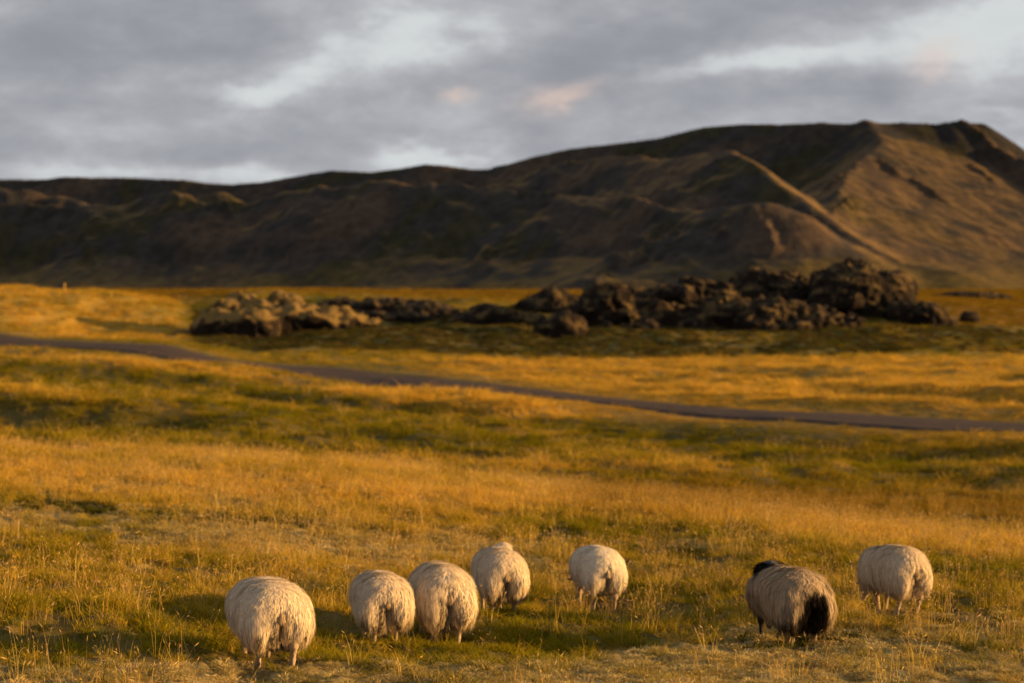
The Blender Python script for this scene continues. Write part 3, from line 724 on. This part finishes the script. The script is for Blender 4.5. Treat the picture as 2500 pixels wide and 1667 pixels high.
    tq, lq = torso(cen), limbs(cen)
    w_ = area * ((tq < lq + 0.012) & (cen[:, 2] > hem - 0.02)) * (1 + 0.8 * (cen[:, 1] < 0.1))
    N = 27000
    fi = rs.choice(len(Fc), N, p=w_ / w_.sum())
    r1, r2 = rs.random(N), rs.random(N)
    P0 = (fa[fi] * (1 - r1)[:, None] + fb[fi] * r1[:, None]) * (1 - r2)[:, None] + (fd[fi] * (1 - r1)[:, None] + fc_[fi] * r1[:, None]) * r2[:, None]
    Nn = grad(P0)
    low = 1 - smooth(0.34, 0.58, P0[:, 2])
    flow = np.stack([0.45 * np.tanh(P0[:, 0] / 0.09) * smooth(0.55, 0.75, P0[:, 2]), -0.25 + 0 * low, -1.0 + 0 * low], 1)
    wob = np.stack([fbm(P0[:, 0] * 13, P0[:, 1] * 13, P0[:, 2] * 7, 2, seed + 11 + k) for k in range(3)], 1)
    flow = flow + 0.20 * shag * wob + 0.08 * rs.normal(size=(N, 3))
    tg = flow - (flow * Nn).sum(1)[:, None] * Nn; tg /= np.maximum(np.linalg.norm(tg, axis=1), 1e-6)[:, None]
    clump = 0.5 + 0.9 * (0.5 + 0.5 * fbm(P0[:, 0] * 22, P0[:, 1] * 22, P0[:, 2] * 8, 2, seed + 23))
    Ln = (0.070 + 0.042 * low) * shag ** 0.6 * clump * rs.uniform(0.7, 1.25, N)
    lift = (0.10 + 0.17 * shag * rs.random(N) ** 3) * (1 - 0.3 * low)
    side = np.cross(Nn, tg); side /= np.maximum(np.linalg.norm(side, axis=1), 1e-6)[:, None]
    gdir = np.array((0, 0, -1.0))
    wd = rs.uniform(0.0022, 0.0042, N); ph = rs.uniform(0, 6.28, N); wv = 0.007 * shag * rs.normal(size=N)
    rows = []; ss = (0.0, 0.5, 1.0); ws = (1.0, 0.9, 0.15)
    for s, w0 in zip(ss, ws):
        c_ = P0 - 0.004 * Nn + (Ln * s)[:, None] * tg + (Ln * lift * (s - 0.45 * s * s))[:, None] * Nn * 2.0 + (Ln * 0.35 * s * s * low)[:, None] * gdir + (wv * np.sin(ph + 5 * s))[:, None] * side
        rows.append(c_ - side * (wd * w0)[:, None]); rows.append(c_ + side * (wd * w0)[:, None])
    Vs = np.stack(rows, 1).reshape(-1, 3); b0 = np.arange(N)[:, None] * 6
    q = np.concatenate([b0 + np.array([[2 * i, 2 * i + 2, 2 * i + 3, 2 * i + 1]]) for i in range(2)], 0)
    nz = Nn * 0.9 + (0.06 + 0.08 * shag) * rs.normal(size=(N, 3)) + 0.15 * side; nz /= np.linalg.norm(nz, axis=1)[:, None]
    tn = tone(P0 + tg * (Ln * 0.3)[:, None] * 0.5, np.zeros(N)); tn = tn * np.clip(rs.normal(1.0, 0.04 + 0.04 * shag, N) * (0.86 + 0.16 * clump), 0.5, 1.35)[:, None]
    tcol = np.repeat(tn[:, None], 6, 1) * np.repeat(np.array((0.88, 1.0, 1.08)), 2)[None, :, None]
    o = mesh_obj('fleece', Vs, q, fl_m, root, attrs={'tone': np.clip(tcol.reshape(-1, 3), 0, 0.85)})
    o.data.normals_split_custom_set_from_vertices(np.repeat(nz, 6, 0).tolist())
    # tail and ears
    def small(nm, fn, lo_, hi_, h_, colr):
        v_, f_ = surface_nets(fn, lo_, hi_, h_)
        mesh_obj(nm, v_, f_, wool_m, root, attrs={'tone': np.tile(colr, (len(v_), 1)) * (0.85 + 0.3 * rs.random((len(v_), 1)))})
    nt = 420; t_ = rs.random(nt); an = rs.uniform(0, 6.283, nt); ty = -0.305
    rad_ = 0.021 * (1 - 0.5 * t_); dirv = np.stack([np.cos(an), np.sin(an), 0 * an], 1)
    root_ = np.stack([0 * t_, ty - 0.03 * np.sin(t_ * 2.2), 0.575 - 0.085 * t_], 1) + dirv * rad_[:, None]
    ll = rs.uniform(0.035, 0.075, nt); ax = np.stack([0.25 * dirv[:, 0] + rs.normal(0, 0.12, nt), 0.2 * dirv[:, 1] - 0.1 + rs.normal(0, 0.1, nt), -np.ones(nt)], 1)
    sdv = np.cross(dirv, ax); sdv /= np.linalg.norm(sdv, axis=1)[:, None]; ww_ = rs.uniform(0.003, 0.005, nt)
    vt = np.stack([root_ - sdv * ww_[:, None], root_ + sdv * ww_[:, None], root_ + ax * (ll * 0.55)[:, None] - sdv * (ww_ * 0.8)[:, None] + dirv * 0.005, root_ + ax * (ll * 0.55)[:, None] + sdv * (ww_ * 0.8)[:, None] + dirv * 0.005,
                   root_ + ax * ll[:, None] - sdv * (ww_ * 0.15)[:, None], root_ + ax * ll[:, None] + sdv * (ww_ * 0.15)[:, None]], 1).reshape(-1, 3)
    b1 = np.arange(nt)[:, None] * 6
    ft = np.concatenate([b1 + np.array([[0, 2, 3, 1]]), b1 + np.array([[2, 4, 5, 3]])], 0)
    ct_ = (black * 1.5 if pied else cream * np.array((0.92, 0.82, 0.66)))[None] * rs.uniform(0.7, 1.15, (nt, 1))
    ot = mesh_obj('tail', vt, ft, fl_m, root, attrs={'tone': np.repeat(ct_, 6, 0)})
    nq = dirv * 0.9 + np.array((0, -0.4, 0.1)) + 0.2 * rs.normal(size=(nt, 3)); nq /= np.linalg.norm(nq, axis=1)[:, None]
    ot.data.normals_split_custom_set_from_vertices(np.repeat(nq, 6, 0).tolist())
    fwd = (he - ne) / np.linalg.norm(he - ne); sd_ = np.array((math.cos(ht), math.sin(ht), 0))
    for s in (-1, 1):
        e0 = ne + sd_ * s * 0.07 + np.array((0, 0, 0.03)); e1 = e0 + sd_ * s * 0.11 + np.array((0, 0, -0.01))
        small('ear', lambda q_: np.maximum(sd_cone(q_, e0, e1, 0.036, 0.012), np.abs((q_ - e0) @ np.cross(sd_, np.array((0, 0, 1.0)))) - 0.010), np.minimum(e0, e1) - 0.06, np.maximum(e0, e1) + 0.06, 0.009, black * 1.5 if pied else skin)
    return root

sheep(664, 1632, 20.05, 0.96, 20, 'nearest and largest cream sheep, leftmost of the flock', 201, legs=(-0.06, 0.10, 0, 0.02), slim=1.06, shag=0.8, long=0.78)
sheep(934, 1556, 22.9, 0.86, 13, 'smaller shaggy cream sheep, second from the left', 202, legs=(0.03, -0.04, 0, 0), shag=1.2, stain=1.1, long=0.84)
sheep(1083, 1548, 23.6, 1.0, 12, 'tall shaggy cream sheep in the middle of three close together', 203, slim=0.92, legs=(-0.03, 0.06, -0.05, 0.05), shag=1.15, stain=0.95, long=0.88)
sheep(1224, 1504, 26.1, 0.92, 12, 'cream sheep with a tuft on its back, right of three close together', 204, slim=0.93, hem=0.22, bump=((0.12, 0.42, 0.755), (0.07, 0.09, 0.05)), stain=1.2, long=0.84)
sheep(1466, 1486, 28.0, 0.94, 14, 'smooth pale sheep standing alone near the middle of the field', 205, slim=0.93, shag=0.65, legs=(-0.05, 0.05, 0, 0), cream=(0.70, 0.61, 0.48), long=0.82)
sheep(1945, 1565, 23.8, 1.0, 21, 'black and cream piebald sheep with a black rump', 206, slim=0.98, pied=True, shag=1.2, head_turn=-35, bump=((0.02, 0.60, 0.70), (0.15, 0.17, 0.09)), stain=0.8, cream=(0.44, 0.335, 0.225), long=0.80)
sheep(2200, 1506, 25.8, 0.93, 22, 'cream sheep farthest right, standing beyond the black-rumped one', 207, slim=0.88, shoulder=True, shag=0.9, legs=(-0.04, 0.04, 0.12, -0.1), head_turn=10, hem=0.30, cream=(0.62, 0.51, 0.37), long=0.58)

FLOCK = [o for o in COL.objects if o.name.startswith('sheep')]
# ------------------------------------------------------------------ grass, moss and heath
def tuft_material(name, tr_w):
    m = bpy.data.materials.new(name); m.use_nodes = True
    T = NT(m.node_tree); T.n.clear(); out = T.new('ShaderNodeOutputMaterial')
    a = attr(T, 'tint', 'INSTANCER'); s = attr(T, 'shade')
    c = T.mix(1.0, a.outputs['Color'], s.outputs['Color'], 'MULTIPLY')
    df = T.new('ShaderNodeBsdfDiffuse'); tr = T.new('ShaderNodeBsdfTranslucent'); mx = T.new('ShaderNodeMixShader'); mx.inputs[0].default_value = tr_w
    T.link(c, df.inputs[0]); T.link(c, tr.inputs[0]); T.link(df.outputs[0], mx.inputs[1]); T.link(tr.outputs[0], mx.inputs[2]); T.link(mx.outputs[0], out.inputs[0])
    return m
blade_m = tuft_material('grass_blade', 0.40); moss_m = tuft_material('moss_fibre', 0.25)

def blades(n, rad, hmin, hmax, wid, bend, lean, rs, seeds=False, round_=False):
    V, Fq, C = [], [], []
    for i in range(n):
        r = rad * math.sqrt(rs.random()); a = rs.random() * 6.283; px, py = r * math.cos(a), r * math.sin(a)
        h = rs.uniform(hmin, hmax); fa = rs.random() * 6.283; da = rs.random() * 6.283 if not round_ else a
        ln = abs(rs.normal()) * lean * h; bd = rs.uniform(0.2, 1.0) * bend * h
        dx, dy = math.cos(da), math.sin(da); sx, sy = math.cos(fa), math.sin(fa)
        zb = -0.02 if not round_ else 0.7 * rad * (1 - (r / rad) ** 2)
        col = np.array((rs.uniform(0.75, 1.25),) * 3) * np.array((1.0, rs.uniform(0.9, 1.08), rs.uniform(0.7, 1.1)))
        b0 = len(V); w = wid * rs.uniform(0.7, 1.3)
        for s, ww in ((0.0, 1.0), (0.55, 0.8), (1.0, 0.12)):
            o = ln * s + bd * s * s
            x, y, z = px + dx * o, py + dy * o, zb + h * s * (1 - 0.25 * bend * s)
            V += [(x - sx * w * ww, y - sy * w * ww, z), (x + sx * w * ww, y + sy * w * ww, z)]
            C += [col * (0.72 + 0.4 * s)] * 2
        Fq += [(b0, b0 + 1, b0 + 3, b0 + 2), (b0 + 2, b0 + 3, b0 + 5, b0 + 4)]
        if seeds:                     # flower head: a drooping spindle of four little facets
            x0, y0, z0 = px + dx * (ln + bd), py + dy * (ln + bd), zb + h * (1 - 0.25 * bend)
            L = rs.uniform(0.035, 0.075); dr = rs.uniform(-0.2, 0.9); ww = rs.uniform(0.0030, 0.0062)
            ax = np.array((dx * (0.3 + dr), dy * (0.3 + dr), 1.0 - dr)); ax /= np.linalg.norm(ax)
            pp = np.cross(ax, (sx, sy, 0.3)); pp /= np.linalg.norm(pp); qq = np.cross(ax, pp)
            o0 = np.array((x0, y0, z0)); b0 = len(V)
            V += [tuple(o0), tuple(o0 + ax * L)] + [tuple(o0 + ax * L * 0.4 + k * ww) for k in (pp, qq, -pp, -qq)]
            C += [col * np.array((0.98, 1.02, 1.5))] * 6
            for k in range(4):
                Fq += [(b0, b0 + 2 + k, b0 + 2 + (k + 1) % 4, b0 + 1)]
    return V, Fq, C

def tuft_collection(name, specs, mat):
    coll = bpy.data.collections.new(name)          # sources only, not linked into the scene
    rs = np.random.default_rng(len(name) * 7)
    for i, sp_ in enumerate(specs):
        V, Fq, C = blades(rs=rs, **sp_)
        me = bpy.data.meshes.new('%s_tuft' % name); me.from_pydata(V, [], Fq)
        c = np.ones((len(V), 4), np.float32); c[:, :3] = np.array(C)
        me.attributes.new('shade', 'FLOAT_COLOR', 'POINT').data.foreach_set('color', c.ravel())
        me.materials.append(mat)
        coll.objects.link(bpy.data.objects.new('%s_tuft_%02d' % (name, i), me))
    return coll

def scatter(name, label, cat, coll, nvar, P, tint, scl, tilt=0.15):
    n = len(P); rs = np.random.default_rng(n)
    me = bpy.data.meshes.new(name); me.vertices.add(n); me.vertices.foreach_set('co', P.astype(np.float32).ravel())
    me.attributes.new('pick', 'INT', 'POINT').data.foreach_set('value', rs.integers(0, nvar, n).astype(np.int32))
    rot = np.stack([rs.normal(0, tilt, n), rs.normal(0, tilt, n), rs.uniform(0, 6.283, n)], 1).astype(np.float32)
    me.attributes.new('turn', 'FLOAT_VECTOR', 'POINT').data.foreach_set('vector', rot.ravel())
    me.attributes.new('size', 'FLOAT_VECTOR', 'POINT').data.foreach_set('vector', scl.astype(np.float32).ravel())
    c = np.ones((n, 4), np.float32); c[:, :3] = tint
    me.attributes.new('tint', 'FLOAT_COLOR', 'POINT').data.foreach_set('color', c.ravel())
    o = bpy.data.objects.new(name, me); COL.objects.link(o)
    g = bpy.data.node_groups.new(name + '_scatter', 'GeometryNodeTree')
    g.interface.new_socket('Geometry', in_out='INPUT', socket_type='NodeSocketGeometry'); g.interface.new_socket('Geometry', in_out='OUTPUT', socket_type='NodeSocketGeometry')
    N_ = g.nodes; L = g.links
    gi = N_.new('NodeGroupInput'); go = N_.new('NodeGroupOutput'); ip = N_.new('GeometryNodeInstanceOnPoints'); ci = N_.new('GeometryNodeCollectionInfo')
    ci.inputs['Collection'].default_value = coll; ci.inputs['Separate Children'].default_value = True; ci.inputs['Reset Children'].default_value = True
    def na(nm, ty):
        a_ = N_.new('GeometryNodeInputNamedAttribute'); a_.data_type = ty; a_.inputs['Name'].default_value = nm
        return a_.outputs['Attribute']
    e2r = N_.new('FunctionNodeEulerToRotation')
    L.new(na('turn', 'FLOAT_VECTOR'), e2r.inputs[0])
    L.new(gi.outputs[0], ip.inputs['Points']); L.new(ci.outputs[0], ip.inputs['Instance']); ip.inputs['Pick Instance'].default_value = True
    L.new(na('pick', 'INT'), ip.inputs['Instance Index']); L.new(e2r.outputs[0], ip.inputs['Rotation']); L.new(na('size', 'FLOAT_VECTOR'), ip.inputs['Scale'])
    L.new(ip.outputs[0], go.inputs[0])
    md = o.modifiers.new('scatter', 'NODES'); md.node_group = g
    return tag(o, label, cat, kind='stuff')

def sow(y0, y1, per_m2, margin=0.275):
    """random ground points in the fan the camera looks over"""
    n = int(per_m2 * margin * (y1 * y1 - y0 * y0))
    y = np.sqrt(RNG.uniform(y0 * y0, y1 * y1, n)); x = y * RNG.uniform(-margin, margin, n)
    return x, y

def sow_zones(zones):
    X, Y, Sc = [], [], []
    for y0, y1, dens, s in zones:
        x, y = sow(y0, y1, dens); X.append(x); Y.append(y); Sc.append(np.tile(np.array(s, float), (len(x), 1)))
    X = np.concatenate(X); Y = np.concatenate(Y); Sc = np.concatenate(Sc)
    dm, half = road_signed(X, Y); ok = dm > half * 1.02 + 0.4
    Sc[:, 2] *= 0.12 + 0.88 * smooth(1.5, 8.0, dm - half)
    X, Y, Sc = X[ok], Y[ok], Sc[ok]
    Z = ground(X, Y)
    return X, Y, Z, Sc

def veg():
    ng = 8
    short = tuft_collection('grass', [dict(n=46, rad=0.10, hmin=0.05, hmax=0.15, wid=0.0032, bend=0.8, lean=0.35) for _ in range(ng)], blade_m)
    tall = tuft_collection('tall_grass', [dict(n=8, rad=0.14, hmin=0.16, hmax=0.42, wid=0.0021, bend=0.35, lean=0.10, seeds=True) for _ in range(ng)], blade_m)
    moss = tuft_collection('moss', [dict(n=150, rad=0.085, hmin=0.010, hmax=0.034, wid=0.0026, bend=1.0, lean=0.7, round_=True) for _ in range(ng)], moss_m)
    heath = tuft_collection('heath', [dict(n=60, rad=0.11, hmin=0.04, hmax=0.11, wid=0.007, bend=0.5, lean=0.5) for _ in range(ng)], blade_m)

    x, y, z, s = sow_zones([(16.5, 36, 75, (1, 1, 1)), (36, 62, 40, (1.3, 1.3, 1.15)), (62, 140, 9, (2.4, 2.4, 1.6)), (140, 330, 2.0, (5, 5, 1.7)), (330, 760, 0.14, (14, 14, 1.6))])
    u, v, dry, brown, mo, he = cover(x, y, z)
    n = len(x); r = RNG.random(n)
    cl = fbm(x / 0.38, y / 0.5, octaves=2, seed=55); big = fbm(x / 1.5, y / 2.2, octaves=2, seed=56)
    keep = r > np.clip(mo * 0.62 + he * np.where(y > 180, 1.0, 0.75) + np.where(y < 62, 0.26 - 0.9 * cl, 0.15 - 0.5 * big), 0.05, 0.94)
    dj = np.clip(dry + RNG.normal(0, 0.16, n), 0, 1)
    gm = 1 - 0.12 * smooth(50, 75, y) * (1 - smooth(150, 190, y))
    c = lerp(GREEN[None] * gm[:, None], GOLD, dj); c = lerp(c, BROWN, brown * 0.85); c = lerp(c, MOSS * 0.9, mo * 0.35); c = lerp(c, HEATH, he * 0.55)
    c *= np.clip(RNG.normal(1, 0.17, n), 0.5, 1.6)[:, None]
    s = s * (RNG.uniform(0.65, 1.3, n) * (1 - 0.35 * mo) * (0.85 + 0.35 * dry) * (1 + 0.7 * np.clip(cl, -0.6, 0.8) * (y < 140)) * np.where((y > 62) & (y < 140) & (RNG.random(n) < 0.12), 1.6, 1.0))[:, None]
    near = np.min([np.hypot(x - q.location.x, (y - q.location.y + 0.15) * 0.7) for q in FLOCK], 0); s[:, 2] *= 0.45 + 0.55 * smooth(0.35, 0.8, near)
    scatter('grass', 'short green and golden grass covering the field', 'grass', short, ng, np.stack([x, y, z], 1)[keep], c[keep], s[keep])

    x, y, z, s = sow_zones([(16.5, 36, 34, (1, 1, 1)), (36, 62, 15, (1.1, 1.1, 1.1)), (62, 140, 3.5, (1.7, 1.7, 1.2)), (140, 300, 0.5, (3.2, 3.2, 1.0))])
    u, v, dry, brown, mo, he = cover(x, y, z); n = len(x)
    dens = np.clip(0.10 + 0.75 * dry ** 1.5 + 0.35 * brown - 0.25 * mo - 0.4 * he + 0.45 * fbm(x / 1.1, y / 1.6, octaves=2, seed=77) + 0.06 * smooth(1300, 1380, v), 0.02, 1)
    keep = RNG.random(n) < dens
    c = lerp(np.tile(np.array((0.52, 0.32, 0.065)), (n, 1)), np.array((0.62, 0.42, 0.14)), RNG.random(n)); c = lerp(c, BROWN * 1.5, brown * 0.6)
    c *= np.clip(RNG.normal(1, 0.15, n), 0.6, 1.5)[:, None]
    s = s * RNG.uniform(0.55, 1.1, n)[:, None]
    scatter('tall_grass', 'thin dry golden grass stems with seed heads', 'grass', tall, ng, np.stack([x, y, z], 1)[keep], c[keep], s[keep], 0.10)

    x, y, z, s = sow_zones([(16.5, 36, 130, (1, 1, 1)), (36, 60, 50, (1.4, 1.4, 1.1))])
    u, v, dry, brown, mo, he = cover(x, y, z); n = len(x)
    keep = RNG.random(n) < mo * 0.95
    c = lerp(np.tile(MOSS, (n, 1)), np.array((0.30, 0.22, 0.05)), RNG.random(n) * 0.8) * np.clip(RNG.normal(1, 0.15, n), 0.6, 1.5)[:, None]
    s = s * RNG.uniform(0.5, 1.5, n)[:, None]; s[:, 2] *= RNG.uniform(0.4, 0.9, n)
    scatter('moss', 'pale lumpy moss patches between the grass', 'moss', moss, ng, np.stack([x, y, z - 0.015], 1)[keep], c[keep], s[keep])

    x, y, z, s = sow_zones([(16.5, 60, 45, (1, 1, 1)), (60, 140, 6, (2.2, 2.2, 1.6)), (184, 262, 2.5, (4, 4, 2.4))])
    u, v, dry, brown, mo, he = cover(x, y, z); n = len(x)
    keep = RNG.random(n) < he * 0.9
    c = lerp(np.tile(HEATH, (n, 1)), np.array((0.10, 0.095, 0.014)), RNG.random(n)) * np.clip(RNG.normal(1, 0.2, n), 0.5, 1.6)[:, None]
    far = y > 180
    c[far] = lerp(c[far], np.array((0.075, 0.050, 0.022)), np.clip(RNG.random(far.sum()) * 1.1, 0, 1))  # far tufts tinted dark brown, part of the painted shade below the rocks
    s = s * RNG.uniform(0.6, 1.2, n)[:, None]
    scatter('heath', 'dark low heath plants in patches, and dark tufts standing in for shade below the rocks', 'heath', heath, ng, np.stack([x, y, z], 1)[keep], c[keep], s[keep])
veg()
